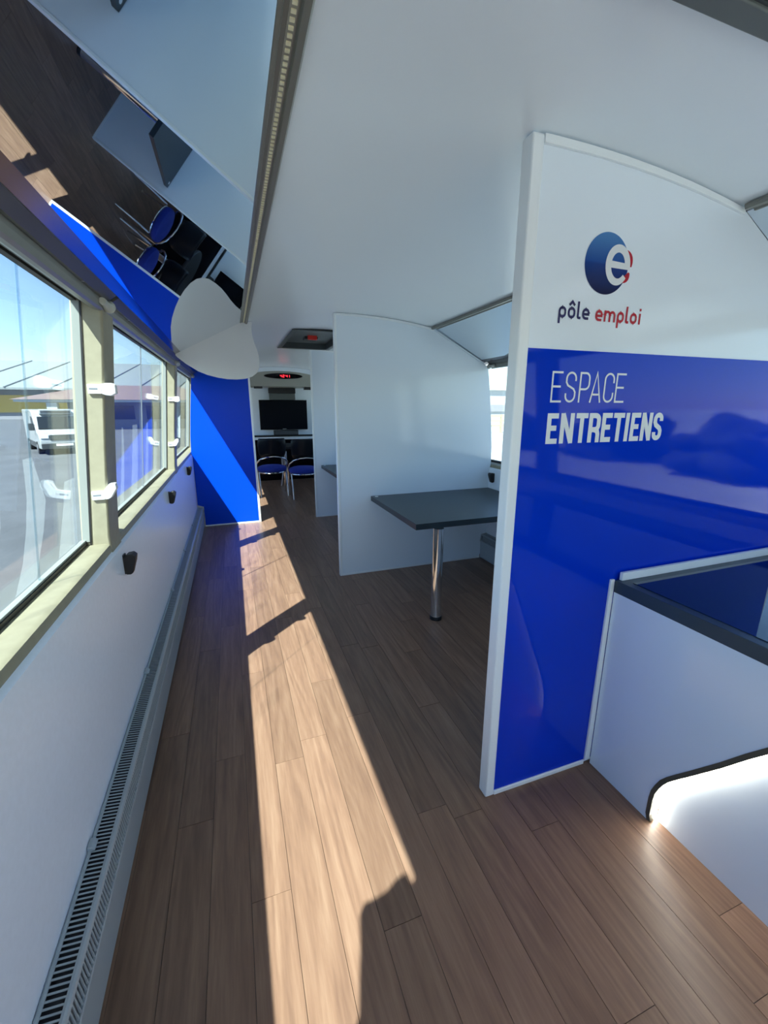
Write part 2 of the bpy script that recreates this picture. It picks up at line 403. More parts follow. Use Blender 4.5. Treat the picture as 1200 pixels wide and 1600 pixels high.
# unseen flat shape added on the glass to cast the humped floor shadow
hump = MB(); pts = [(-.106,1.235),(-.075,1.225),(-.058,1.19),(-.045,1.14),(-.02,1.09),(.0,1.055),(-.004,1.03),(-.04,1.01),(-.07,.985),(-.106,.96)]
hump.add([(gx(z)-.0085, y, z) for y, z in pts], [tuple(range(len(pts)))])
hump.obj('shadow_shape', white_pl, w1, recalc=False)

# ---- mirrored cove panels (left and right), in bays
# main sheet at 27.5 degrees with a narrow lower strip folded flatter
cove = [(0.09, 1.4335), (-0.2172, 1.2770), (-0.2205, 1.2840), (0.087, 1.4420)]
strip = [(-0.2172, 1.2770), (-0.2400, 1.2650), (-0.2435, 1.2720), (-0.2205, 1.2840)]
strip_m = mat('dim_mirror_strip', (0.15, 0.15, 0.17), 0.16, metal=1.0)
for side, f in (('left', lambda p: p), ('right', mprof)):
    bays = [(Y0+.01, 2.515, 'long mirrored cove panel sloping above the near %s windows'), (2.527, 3.80, 'short mirrored cove panel above the %s window behind the pebble board'), (3.835, Y1-.5, 'mirrored cove panel above the %s windows of the rear room')]
    if side == 'right':
        bays = [(Y0+.01, .7575, 'mirrored cove panel above the right windows beside the desk'), (.7785, 2.3455, 'mirrored cove panel above the right window of the table bay'), (2.3665, 3.8015, 'mirrored cove panel above the right window of the second table bay'), (3.8225, Y1-.5, 'mirrored cove panel above the right windows of the rear room')]
    for a, b, l in bays:
        o = MB().prism(f(cove), a, b).obj('cove_panel', mirror_m, base=(f([(-.08, 0)])[0][0], (a+b)/2, 1.35))
        MB().prism(f(strip), a, b).obj('folded_edge', strip_m, o)
        tag(o, l % side if '%s' in l else l, 'cove panel', 'mirrored cove panels')

# ---- LED rails along the ceiling edge
def led_rail(y0, y1, right, label, count=0):
    f = mprof if right else (lambda p: p)
    t = thing('light_rail', (f([(.105, 0)])[0][0], (y0+y1)/2, 1.43), label, 'light rail', 'ceiling light rails')
    MB().prism(f([(0.082, 1.4365), (0.086, 1.430), (0.0905, 1.430), (0.0925, 1.4335), (0.1105, 1.4335), (0.1125, 1.428), (0.121, 1.428), (0.125, 1.4345), (0.125, 1.4385), (0.082, 1.4385)]), y0, y1).obj('rail', olive_dk, t, smooth=False)
    MB().prism(f([(0.0985, 1.4335), (0.0985, 1.4328), (0.1085, 1.4328), (0.1085, 1.4335)]), y0+.01, y1-.01).obj('led_tape', beige, t)
    me = None
    for k in range(count):
        y = 0.56 + 0.0115*k
        if y > y1-.02: break
        if me is None:
            me = MB().box(-.0030, .0030, -.0024, .0024, -.0020, 0).mesh('led'); me.materials.append(led_m)
        o = bpy.data.objects.new('led', me); COL.objects.link(o); o.parent = t
        o.location = Vector((.1035-OFF[t][0], y-OFF[t][1], 1.4328-OFF[t][2]))*S
    return t
led_rail(Y0+.01, 2.515, False, 'olive light rail dotted with small diodes beside the left mirrored cove', 175)
led_rail(.785, 2.334, True, 'grey light rail at ceiling edge between the white and blue partitions')
led_rail(Y0+.01, .742, True, 'grey light rail at ceiling edge at far right, ahead of the blue partition')

# ================================================================== PARTITIONS
def part_prof(x0, top=True):
    # outline of a full cross-wall from its free left edge to the right bus wall
    n = 10
    p = [(x0, 0.0)]
    p += [(x0+(1.135-x0)*i/n, arc(x0+(1.135-x0)*i/n)-.001) for i in range(n+1)]
    p += [(1.150, 1.4330), (1.4572, 1.2745), (1.480, 1.2645), (1.492, 1.250), (1.512, 1.236), (1.5255, 1.16), (1.542, 1.03), (1.560, 0.88), (1.572, 0.74), (1.5745, 0.645), (1.568, 0.605), (1.5685, 0.35), (1.5695, 0.16), (1.534, 0.16), (1.526, 0.0)]
    return p
# ---- front partition with the blue lower half
FX, FY, FT = 0.551, 0.755, 0.026
fp = thing('partition', (FX+.4, FY+FT/2, 0), 'tall white and blue partition with logo and white lettering', 'partition')
MB().prism(part_prof(FX+.004), FY+.003, FY+FT-.003).obj('panel', white, fp)
MB().box(FX+.026, 1.56, FY+.0008, FY+.0028, .012, 1.1165).obj('blue_sheet', blue_m, fp, bevel=0)
e = MB(); e.box(FX, FX+.026, FY-.003, FY+FT+.003, 0, arc(FX)-.004); e.obj('edge_trim', trim_m, fp, bevel=.003)
# top trim strip follows the arch and stops short of the rail
xs = [FX+.026+(1.137-FX-.026)*i/12 for i in range(13)]
MB().prism([(x, arc(x)-.003) for x in xs] + [(x, arc(x)-.018+.004*(i/12)) for i, x in reversed(list(enumerate(xs)))], FY-.004, FY+.003).obj('top_trim', trim_m, fp, bevel=.001)
MB().box(FX+.026, .8785, FY-.004, FY+.001, 0, .013).obj('bottom_trim', trim_m, fp, bevel=.0015)
MB().prism([(.8800, .013), (.8975, .013), (.8975, .5700), (.8855, .5700)], FY-.006, FY+.001).obj('corner_trim', trim_m, fp, bevel=.0015)
# lettering -------------------------------------------------
def arcpts(cx, cz, rx, rz, a0, a1, n=14):
    return [(cx+rx*math.cos(math.radians(a0+(a1-a0)*i/n)), cz+rz*math.sin(math.radians(a0+(a1-a0)*i/n))) for i in range(n+1)]
def caps(ch, w, h, t):
    i = t/2; c = min(w, h)*.42
    def rnd(x0, x1, z0, z1, r, seq):
        pass
    if ch == 'E': return [[(i,0),(i,h)], [(0,h-i),(w,h-i)], [(0,i),(w,i)], [(0,h*.515),(w*.86,h*.515)]]
    if ch == 'T': return [[(w/2,0),(w/2,h)], [(0,h-i),(w,h-i)]]
    if ch == 'I': return [[(w/2,0),(w/2,h)]]
    if ch == 'N': return [[(i,0),(i,h)], [(w-i,0),(w-i,h)], [(i,h-i*.2),(w-i,i*.2)]]
    if ch == 'A': return [[(i*.8,0),(w/2,h-i*.3),(w-i*.8,0)], [(w*.24,h*.27),(w*.76,h*.27)]]
    r = w/2-i
    if ch in 'PR':
        b = h*.44
        s = [[(i,0),(i,h)], [(0,h-i)] + arcpts(w-i-r*.9, h-i-r*.9, r*.9, r*.9, 90, 0, 8) + arcpts(w-i-r*.9, b+r*.9, r*.9, r*.9, 0, -90, 8) + [(0,b)]]
        if ch == 'R': s.append([(w*.5,b),(w-i-r*.25,b-r*.25),(w-i,b-r*.9),(w-i,0)])
        return s
    if ch == 'C':
        return [[(w-i,h*.66)] + arcpts(w/2, h-i-r, r, r, 0, 180, 14) + arcpts(w/2, i+r, r, r, 180, 360, 14) + [(w-i,h*.34)]]
    if ch == 'S':
        return [[(w-i,h*.70)] + arcpts(w/2, h-i-r, r, r, 0, 180, 12) + [(i,h*.66),(i+r*.35,h*.56),(w-i-r*.35,h*.44),(w-i,h*.34)] + arcpts(w/2, i+r, r, r, 360, 180, 12) + [(i,h*.30)]]
def word(name, cells, z0, h, t, m, parent):
    mb = MB()
    for ch, x, w in cells:
        for k, st in enumerate(caps(ch, w, h, t)):
            mb.ribbon([(x+a, z0+b) for a, b in st], t, FY+.0002 - .00006*k)
    return mb.obj(name, m, parent, recalc=False)
word('thin_lettering', [('E',.6445,.0285),('S',.6815,.029),('P',.719,.029),('A',.7505,.032),('C',.7885,.0295),('E',.8225,.0285)], 1.0095, .0640, .0042, whiteprint, fp)
word('bold_lettering', [('E',.642,.0300),('N',.6785,.0370),('T',.7205,.0335),('R',.7575,.0340),('E',.7955,.0295),('T',.8290,.0335),('I',.8660,.0125),('E',.8835,.0290),('N',.9170,.0345),('S',.9555,.0310)], .9215, .0655, .0112, whiteprint, fp)
def lower(ch, w, h, t):
    i = t/2; r = min(w/2-i, h/2-i); up_ = h*1.52; dn = -h*.48
    ring = arcpts(w-i-r, h-i-r, r, r, 0, 90, 6) + arcpts(i+r, h-i-r, r, r, 90, 180, 6) + arcpts(i+r, i+r, r, r, 180, 270, 6) + arcpts(w-i-r, i+r, r, r, 270, 360, 6)
    if ch == 'o': return [ring + [ring[0]]]
    if ch == 'p': return [ring + [ring[0]], [(i,dn),(i,h-i-r)]]
    if ch == 'l': return [[(i,up_)] + arcpts(i+r, i+r, r, r, 180, 270, 6) + [(w,i)]]
    if ch == 'i': return [[(i,0),(i,h)], [(i,h*1.22),(i,h*1.45)]]
    if ch == 'e': return [[(i+i,h*.47),(w-i,h*.47),(w-i,h-i-r)] + arcpts(w-i-r, h-i-r, r, r, 0, 90, 6) + arcpts(i+r, h-i-r, r, r, 90, 180, 6) + arcpts(i+r, i+r, r, r, 180, 270, 6) + [(w*.9,i)]]
    if ch == 'm':
        q = (w-t)/4
        return [[(i,0),(i,h)], [(i,h-i-q)] + arcpts(i+q, h-i-q, q, q, 180, 0, 8) + [(w/2,0)], [(w/2,h-i-q)] + arcpts(w/2+q, h-i-q, q, q, 180, 0, 8) + [(w-i,0)]]
def lword(name, cells, z0, h, t, m, parent, extra=()):
    mb = MB()
    for ch, x, w in cells:
        for k, st in enumerate(lower(ch, w, h, t)): mb.ribbon([(x+a, z0+b) for a, b in st], t, FY+.0022 - .00006*k)
    for st in extra: mb.ribbon(st, t, FY+.0021)
    return mb.obj(name, m, parent, recalc=False)
lword('navy_lettering', [('p',.6470,.0195),('o',.6705,.0195),('l',.6945,.0100),('e',.7080,.0192)], 1.1778, .0222, .0050, navy, fp, extra=[[(.6735,1.2030),(.6803,1.2100),(.6871,1.2030)]])
lword('red_lettering', [('e',.7435,.0195),('m',.7672,.0315),('p',.8033,.0195),('l',.8275,.0095),('o',.8405,.0200),('i',.8660,.0045)], 1.1772, .0222, .0050, redprint, fp)
# round emblem: blue disc, white e, red slivers
cx, cz, rr = .7590, 1.2875, .0580
d = MB(); d.add([(x, FY+.0024, z) for x, z in arcpts(cx, cz, rr, rr, 0, 354, 59)], [tuple(range(60))])
d.obj('logo_disc', logo_m, fp, recalc=False)
ec, ez, erx, erz = .7880, 1.2872, .0258, .0315
rd = MB(); rd.ribbon(arcpts(ec+.0062, ez, erx+.003, erz+.001, 0, 62, 14), [.005+.009*math.sin(math.pi*i/14) for i in range(15)], FY+.0020); rd.ribbon(arcpts(ec+.0055, ez, erx+.003, erz+.001, -66, -20, 12), [.005+.008*math.sin(math.pi*i/12) for i in range(13)], FY+.0020)
rd.obj('logo_red', redprint, fp, recalc=False)
ew = MB(); ew.ribbon(arcpts(ec, ez, erx, erz, 0, 322, 40), [.0150-.0045*max(0, (i-30)/10) for i in range(41)], FY+.0016)
ew.add([(ec-erx, FY+.0015, ez+.0075), (ec+erx+.0072, FY+.0015, ez+.0050), (ec+erx+.0072, FY+.0015, ez-.0062), (ec-erx, FY+.0015, ez-.0058)], [(0,1,2,3)])
ew.obj('logo_letter', whiteprint, fp, recalc=False)

# ---- second (white) partition and third partition
def white_partition(x0, y, th, label):
    t = thing('partition', (x0+.4, y+th/2, 0), label, 'partition')
    MB().prism(part_prof(x0+.004), y+.002, y+th-.002).obj('panel', white, t)
    MB().box(x0, x0+.014, y-.002, y+th+.002, 0, arc(x0)-.003).obj('edge_trim', trim_m, t, bevel=.002)
    MB().box(x0+.014, 1.525, y-.002, y+.002, 0, .012).obj('bottom_trim', trim_m, t, bevel=.001)
    xs = [x0+.014+(1.137-x0-.014)*i/10 for i in range(11)]
    MB().prism([(x, arc(x)-.002) for x in xs] + [(x, arc(x)-.014) for x in reversed(xs)], y-.003, y+.002).obj('top_trim', trim_m, t, bevel=.001)
    MB().prism([(1.1375,1.4340),(1.4572,1.2735),(1.450,1.2670),(1.1375,1.426)], y-.003, y+.002).obj('slope_trim', white, t)
    return t
white_partition(0.551, 2.344, .024, 'plain white partition wall behind the dark table on a chrome leg')
white_partition(0.679, 3.800, .024, 'narrow visible white partition edge farthest back, beside the doorway')
# ---- left blue partition
bp_prof = [(-.303, 0.0), (.180, 0.0), (.170, 1.452), (.13, 1.428), (.092, 1.4330), (-.2172, 1.2770), (-.240, 1.2645), (-.262, 1.250), (-.272, 1.225), (-.275, 1.20), (-.291, 1.07), (-.308, .92), (-.324, .76), (-.331, .648), (-.331, .609), (-.324, .60), (-.325, .19), (-.279, .175), (-.279, .05)]
bp_prof = [(-.279, 0.0)] + bp_prof[1:-1] + [(-.279, .12)]
bt = thing('partition', (-.05, 3.815, 0), 'blue partition on the left crossed by a diagonal band of sunlight', 'partition')
MB().prism(bp_prof, 3.805, 3.829).obj('panel', blue2_m, bt)
MB().prism([(.166, 0), (.184, 0), (.172, 1.45), (.157, 1.445)], 3.802, 3.832).obj('edge_trim', trim_m, bt, bevel=.002)
MB().box(-.279, .166, 3.801, 3.805, 0, .012).obj('bottom_trim', trim_m, bt, bevel=.001)

# ================================================================== THINGS ON THE LEFT SIDE
# ---- roller blind cassettes above the windows
blind_prof = [(-.3355, 1.2635), (-.3355, 1.2530), (-.322, 1.2490), (-.3195, 1.2530), (-.3165, 1.2530), (-.3155, 1.2450), (-.3115, 1.2425), (-.3105, 1.2480), (-.3080, 1.2480), (-.3070, 1.2400), (-.2980, 1.2330), (-.2860, 1.2265), (-.2760, 1.2250), (-.2700, 1.2290), (-.2660, 1.2400), (-.2650, 1.2635)]
def blind(y0, y1, right, label):
    f = mprof if right else (lambda p: p)
    t = thing('roller_blind', (f([(-.30, 0)])[0][0], (y0+y1)/2, 1.25), label, 'blind', 'roller blind cassettes')
    MB().prism(f(blind_prof), y0, y1).obj('cassette', olive_dk, t)
    MB().prism(f([(-.3330, 1.2528), (-.3300, 1.2480), (-.3235, 1.2458), (-.3225, 1.2488)]), y0, y1).obj('bottom_bar', pelmet_l, t)
    MB().prism(f([(-.2648, 1.2635), (-.2648, 1.2490), (-.2585, 1.2490), (-.2400, 1.2625), (-.2410, 1.2700)]), y0, y1).obj('fascia_strip', mat('dark_aluminium', (.09, .092, .088), .4, metal=.3), t)
    for k in range(3):
        y = y0+.22+(y1-y0-.4)*k/2
        p = f([(-.2620, 1.2500)])[0]
        MB().lathe([(.0001, -.0012), (.0030, -.0012), (.0036, 0)], (p[0], y, p[1]), 10).obj('screw', steel_scr, t)
    p = f([(-.2600, 1.236)])[0]
    b = MB(); n = 14
    b.tube([(p[0], y1-.05, p[1]+.004), (p[0], y1-.012, p[1]+.002), (p[0], y1+.004, p[1]+.002)], [.008, .009, .0135], 14)
    b.obj('end_bracket', pelmet_l, t, smooth=True)
    ring = [(p[0]+.0115*math.cos(2*math.pi*k/n), y1+.006, p[1]+.002+.0115*math.sin(2*math.pi*k/n)) for k in range(n)]
    MB().tube(ring, .0035, 8, True).obj('roller_end', pelmet_l, t, smooth=True)
    return t
blind(posts[1]+.02, posts[2]+.012, False, 'grey blind cassette above the nearest left window, ending in a round bracket')
blind(posts[2]+.035, posts[3]+.012, False, 'grey blind cassette above the second left window, up to the white board')
blind(posts[3]+.035, 3.80, False, 'grey blind cassette above the left window beside the blue partition')
blind(.79, 2.31, True, 'grey blind cassette above the right window beyond the blue partition')
blind(Y0+.03, .72, True, 'grey blind cassette above the right windows beside the desk')
# ---- pleated cloth added out of view to keep sun off the near aisle
m = MB(); n = 40
for j, z in enumerate((.650, .80, .95, 1.10, 1.225)):
    for i in range(n+1):
        y = -.62+.40*i/n; m.v.append((gx(z)+.022+.006*math.sin(i*1.15+z), y, z))
m.f = [(j*(n+1)+i, j*(n+1)+i+1, (j+1)*(n+1)+i+1, (j+1)*(n+1)+i) for j in range(4) for i in range(n)]
ct = m.obj('sun_block_curtain', mat('sun_block_cloth', (.35, .36, .36), .9), smooth=True, base=(-.37, -.42, .65))
sd = ct.modifiers.new('thick', 'SOLIDIFY'); sd.thickness = .002*S
tag(ct, 'grey pleated cloth added out of view to block sun at the nearest left window', 'sun_block_curtain')

# ---- radiator along the left wall
def radiator(y0, y1, right, label, slats_from=None, n_single=300):
    f = mprof if right else (lambda p: p)
    t = thing('radiator', (f([(-.30, 0)])[0][0], (y0+y1)/2, 0), label, 'radiator', 'convector radiators')
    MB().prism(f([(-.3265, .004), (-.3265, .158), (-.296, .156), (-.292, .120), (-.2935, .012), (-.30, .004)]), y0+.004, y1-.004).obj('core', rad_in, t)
    MB().prism(f([(-.3268, .160), (-.3268, .1725), (-.3235, .1745), (-.3205, .1725), (-.3205, .169), (-.3245, .169), (-.3245, .160)]), y0, y1).obj('back_rail', rad_m, t)
    MB().prism(f([(-.2940, .1685), (-.2900, .1690), (-.2865, .1665), (-.2845, .1620), (-.2868, .1605), (-.2895, .1645), (-.2940, .1650)]), y0, y1).obj('ridge_rail', rad_m, t)
    MB().prism(f([(-.2885, .162), (-.286, .130), (-.290, .130), (-.292, .158)]), y0+.003, y1-.003).obj('inner_strip', rad_mid, t)
    MB().prism(f([(-.2868, .1255), (-.2808, .1255), (-.2795, .1215), (-.2820, .1180), (-.2850, .1165), (-.2862, .015), (-.2905, .004), (-.2945, .004), (-.2905, .02), (-.2895, .118)]), y0, y1).obj('front_panel', rad_m, t)
    cap = f([(-.3268, .002), (-.3268, .1750), (-.290, .1700), (-.2840, .1640), (-.2790, .1240), (-.2840, .1140), (-.286, .002)])
    MB().prism(cap, y1-.0035, y1).obj('end_cap', rad_m, t); MB().prism(cap, y0, y0+.0035).obj('end_cap', rad_m, t)
    P = .0086; hw = .00125
    slat_prof = f([(-.3225, .1715), (-.2925, .1675), (-.2858, .1625), (-.2815, .1250), (-.2840, .1250), (-.2870, .1612), (-.2928, .1660), (-.3225, .1700)])
    n = int((y1-y0-.02)/P); me = None; rest = MB(); k0 = 0
    for k in range(n):
        y = y0+.01+P*k
        if slats_from is not None and slats_from <= y and k0 < n_single:
            if me is None:
                me = MB().prism([(x-OFF[t][0], z) for x, z in slat_prof], -hw, hw).mesh('slat'); me.materials.append(rad_m)
            o = bpy.data.objects.new('slat', me); COL.objects.link(o); o.parent = t; o.location = (0, (y-OFF[t][1])*S, 0); k0 += 1
        else: rest.prism(slat_prof, y-hw, y+hw)
    if rest.v:
        o = rest.obj('grille_slats', rad_m, t); o['kind'] = 'stuff'
    for y in (.20, .788, 1.374, 2.03, 2.62, 3.2):
        if y0 < y < y1 and not right:
            MB().prism(f([(-.3268, .172), (-.3268, .182), (-.319, .1815), (-.3135, .176), (-.3135, .172)]), y-.011, y+.011).obj('wall_clip', rad_m, t, bevel=.0015)
    return t
radiator(-.6, 3.797, False, 'long grey slotted convector radiator along the left wall at the floor', slats_from=.47)
radiator(.79, 2.338, True, 'grey convector radiator under the right window behind the table')

# ---- coat hooks under the sills
def hook(y, right, label):
    X = mx(-.3255) if right else -.3255; sg = -1 if right else 1
    t = thing('coat_hook', (X, y, .555), label, 'hook', 'black hooks under the window sills')
    def q(p): return [(X+sg*a, z) for a, z in p]
    MB().prism(q([(0, .530), (0, .587), (.004, .587), (.004, .530)]), y-.013, y+.013).obj('plate', black_m, t, bevel=.001)
    m = MB(); w0, w1 = .016, .010
    pr = [(.003, .527), (.003, .580), (.012, .588), (.026, .590), (.034, .582), (.031, .565), (.021, .531), (.014, .526)]
    n = len(pr); vs = []
    for s_ in (-1, 1):
        for a, z in pr:
            w = w1 + (w0-w1)*max(0, min(1, (z-.526)/.06)); vs.append((X+sg*a, y+s_*w, z))
    m.add(vs, [tuple(range(n)), tuple(range(2*n-1, n-1, -1))] + [(i, (i+1) % n, n+(i+1) % n, n+i) for i in range(n)])
    m.obj('hook_body', black_m, t, bevel=.002)
hook(1.335, False, 'black wedge hook below the left sill, nearest and largest')
hook(2.315, False, 'black wedge hook below the left sill, middle of three')
hook(3.28, False, 'black wedge hook below the left sill, closest to the blue partition')
hook(2.295, True, 'black wedge hook below the right sill, behind the dark table')

# ---- white curtain clips on the window posts
def clip(y, xe, z, k, label, tilt=0.0):
    # xe: x of the inner corner of the post at height z; the clip wraps that corner
    t = thing('curtain_clip', (xe, y, z), label, 'clip', 'white clips on the window posts')
    b = MB(); b.box(xe-.034, xe-.004, y-.007, y+.001, z-.0115, z+.0115); pt = b.obj('plate', white_pl, t, bevel=.0015)
    s_ = MB(); s_.box(xe-.031, xe-.012, y-.0074, y-.0070, z-.0015, z+.0030); s_.obj('slot', rad_mid, pt)
    h = MB()
    if k == 0: pr = [(xe-.006, z-.0115), (xe-.006, z+.0115), (xe+.006, z+.0150), (xe+.022, z+.0145), (xe+.026, z+.0100), (xe+.026, z-.0100), (xe+.014, z-.0160), (xe+.004, z-.0150)]
    else: pr = [(xe-.006, z-.0115), (xe-.006, z+.0115), (xe+.008, z+.0290), (xe+.022, z+.0300), (xe+.024, z+.0160), (xe+.010, z-.0070), (xe+.002, z-.0115)]
    h.prism(pr, y-.006, y+.016); h.obj('hook', white_pl, t, bevel=.002)
def px_(z):  # inner x of post at height z
    prf = sorted([(zz, xx) for xx, zz in post[4:11]])
    for (z0, x0), (z1, x1) in zip(prf[:-1], prf[1:]):
        if z0 <= z <= z1: return x0+(x1-x0)*(z-z0)/(z1-z0)
    return prf[0][1]
clip(posts[2], px_(1.043), 1.043, 0, 'white clip on the near window post, upper one')
clip(posts[2], px_(.776), .776, 1, 'white clip on the near window post, lower one')
clip(posts[3], px_(1.043), 1.043, 0, 'small white clip on the far window post, upper one')
clip(posts[3], px_(.790), .790, 1, 'small white clip on the far window post, lower one')

# ---- pebble-shaped white board hanging at the end of the mirror
bpts = [(-.245,1.262),(-.235,1.249),(-.200,1.220),(-.142,1.183),(-.10,1.166),(-.049,1.153),(.0,1.146),(.047,1.145),(.095,1.150),(.130,1.162),(.156,1.182),(.169,1.208),(.172,1.24),(.170,1.274),(.162,1.306),(.151,1.338),(.144,1.37),(.142,1.402),(.146,1.43),(.150,1.444),(.128,1.4395),(.1265,1.4355),(.09,1.4355),(-.2172,1.2790),(-.2400,1.2665)]
bd = MB().prism(bpts, 2.516, 2.5255).obj('hanging_board', board_m, base=(0, 2.52, 1.145), bevel=.001)
tag(bd, 'white pebble-shaped board hanging where the left mirrored cove ends', 'board')

# ---- roof hatches
def hatch(y0, y1, label, handle):
    t = thing('roof_hatch', ((HX0+HX1)/2, (y0+y1)/2, 1.48), label, 'roof hatch', 'grey roof hatches')
    zt = 1.56; zb = 1.468
    m = MB()
    for (a, b, c, d_) in ((HX0, HX0+.02, y0, y1), (HX1-.02, HX1, y0, y1), (HX0+.02, HX1-.02, y0, y0+.02), (HX0+.02, HX1-.02, y1-.02, y1)): m.box(a, b, c, d_, zb+.004, zt)
    m.obj('side_wall', hatch_d, t)
    m = MB()
    for (a, b, c, d_) in ((HX0-.014, HX0+.016, y0-.014, y1+.014), (HX1-.016, HX1+.014, y0-.014, y1+.014), (HX0+.016, HX1-.016, y0-.014, y0+.016), (HX0+.016, HX1-.016, y1-.016, y1+.014)): m.box(a, b, c, d_, zb, zb+.006)
    m.obj('frame', hatch_m, t, bevel=.002)
    MB().box(HX0+.02, HX1-.02, y0+.02, y1-.02, zt-.045, zt).obj('lid', hatch_m, t)
    xc = (HX0+HX1)/2+.0
    if handle:
        MB().box(xc-.05, xc+.05, y0+.50, y0+.60, zt-.066, zt-.045).obj('handle_base', hatch_d, t, bevel=.004)
        MB().box(xc-.034, xc+.034, y0+.46, y0+.475, zt-.075, zt-.038).obj('red_handle', red_pl, t, bevel=.003)
    else:
        MB().box(xc-.05, xc+.05, y0+.15, y0+.25, zt-.066, zt-.045).obj('handle_base', hatch_d, t, bevel=.004)
hatch(2.87, 3.74, 'grey recessed roof hatch with red handle over the aisle', True)
hatch(-.45, .467, 'grey roof hatch corner at the top right of the ceiling', False)

# ================================================================== TABLES
def cabin_table(x0, y0, y1, label, leg_x, leg_y):
    t = thing('table', (leg_x, leg_y, 0), label, 'table', 'slate tables fixed to the right wall')
    MB().box(x0, 1.558, y0, y1, .458, .486).obj('tabletop', slate, t, bevel=.0012)
    MB().lathe([(.0262, .018), (.0252, .022), (.0252, .458)], (leg_x, leg_y, 0), 28).obj('leg', chrome, t, smooth=True)
    MB().lathe([(.0285, 0), (.0285, .012), (.0262, .018)], (leg_x, leg_y, 0), 28).obj('foot_ring', black_m, t, smooth=True)
    MB().lathe([(.0105, 0), (.0105, .0012), (.0075, .0018)], (x0+.026, y1-.03, .486), 16).obj('cable_grommet', white_pl, t)
    return t
cabin_table(.748, 1.672, 2.338, 'slate grey table on one chrome leg before the white partition', .862, 1.632+.04)
cabin_table(.742, 3.18, 3.792, 'slate grey table corner peeking out behind the white partition', .862, 3.24)

# ================================================================== DESK
dk = thing('desk', (1.2, .4, 0), 'white reception desk with slate glass top and glowing recess', 'desk')
curve = [(.5655,0),(.571,.017),(.5705,.063),(.568,.088),(.561,.111),(.552,.134),(.540,.154),(.520,.182),(.497,.213),(.446,.284),(.409,.339),(.375,.386),(.34,.432),(.30,.470),(.25,.498),(.19,.51),(-.30,.51)]
side = [(.7485, 0), (.7485, .5355), (-.35, .5355), (-.35, .51)] + list(reversed(curve))
MB().prism(side, .8985, .912, axis='x').obj('side_panel', white, dk)
MB().prism([(.556, 0.0), (.556, .12), (.5, .235), (.38, .40), (.3, .49), (.2, .5345), (-.35, .5345), (-.35, 0)], .921, .934, axis='x').obj('recess_panel', white, dk)
# curved cut edge, its backlit shade painted dark olive; LED tube behind it
band = MB(); n = len(curve)
inn = []
for i, (y, z) in enumerate(curve):
    a = Vector(curve[max(0, i-1)]); b = Vector(curve[min(n-1, i+1)]); d_ = (b-a).normalized(); nn = Vector((-d_.y, d_.x))
    if nn.x > 0: nn = -nn
    if i > 5 and nn.y > 0: nn = -nn
    inn.append((y+nn.x*.0105, z+nn.y*.0105))
vs = [(.8970, y, z) for y, z in curve] + [(.8970, y, z) for y, z in inn] + [(.9085, y, z) for y, z in curve] + [(.9085, y, z) for y, z in inn]
fs = []
for i in range(n-1):
    fs += [(i, i+1, n+i+1, n+i), (2*n+i, 3*n+i, 3*n+i+1, 2*n+i+1), (n+i, n+i+1, 3*n+i+1, 3*n+i), (i, 2*n+i, 2*n+i+1, i+1)]
fs += [(0, n, 3*n, 2*n), (n-1, 3*n-1, 4*n-1, 2*n-1)]
band.add(vs, fs); band.obj('edge_band', mat('shaded_edging', (.085, .078, .055), .5), dk)
MB().tube([(.9140, y-.001 if i < 7 else y, z-.001 if i >= 5 else max(z, .005)) for i, (y, z) in enumerate(inn)], .0042, 8).obj('led_tube', ledglow, dk, smooth=True)
wt = MB().box(.8975, 1.555, -.35, .7485, .5355, .568).obj('worktop', slate_b, dk, bevel=.001)
MB().box(.922, 1.52, -.32, .718, .568, .5695).obj('glass_inset', glass_bl, wt)
MB().box(.9100, 1.555, .739, .7485, .568, .589).obj('upstand', trim_m, dk, bevel=.001)
MB().box(.912, .921, .58, .70, 0, .03).obj('plinth', white, dk)

# ================================================================== REAR ROOM
bh = thing('display_bulkhead', (.62, 5.75, 1.25), 'beige bulkhead above the doorway view with red digital display', 'bulkhead')
prof = [(x, arc(x)-.05 - .10*(x-.66)**2) for x in [(.0+1.3*i/16) for i in range(17)]]
MB().prism(prof + [(1.3, 1.249), (0.0, 1.249)], 5.6, Y1-.002).obj('fascia', beige, bh, bevel=.004)
MB().prism([(x, arc(x)-.002) for x in [.1+1.04*i/12 for i in range(13)]] + [(x, arc(x)-.055-.10*(x-.66)**2) for x in [1.14-1.04*i/12 for i in range(13)]], 5.606, 5.63).obj('upper_cover', ceil_m, bh)
m = MB(); m.prism(arcpts(.660, 1.374, .235, .033, 0, 352, 44), 5.594, 5.600, axis='y'); dw = m.obj('display_window', blackgl, bh)
def digit(mb, x, z, w, h, segs, t):
    P = {'a': [(0,h),(w,h)], 'b': [(w,h),(w,h/2)], 'c': [(w,h/2),(w,0)], 'd': [(0,0),(w,0)], 'e': [(0,h/2),(0,0)], 'f': [(0,h),(0,h/2)], 'g': [(0,h/2),(w,h/2)]}
    for s_ in segs: mb.ribbon([(x+a, z+b) for a, b in P[s_]], t, 5.5935)
m = MB()
for x, sg in ((.622,'fgbc'),(.652,'abged'),(.689,'fgbc'),(.716,'bc')): digit(m, x, 1.360, .018, .028, sg, .0062)
m.obj('red_digits', red_em, dw, recalc=False)
MB().box(.30, .40, 5.62, 5.70, 1.225, 1.2495).obj('black_bracket', black_m, bh); MB().box(.92, 1.02, 5.62, 5.70, 1.215, 1.2495).obj('black_bracket', black_m, bh)

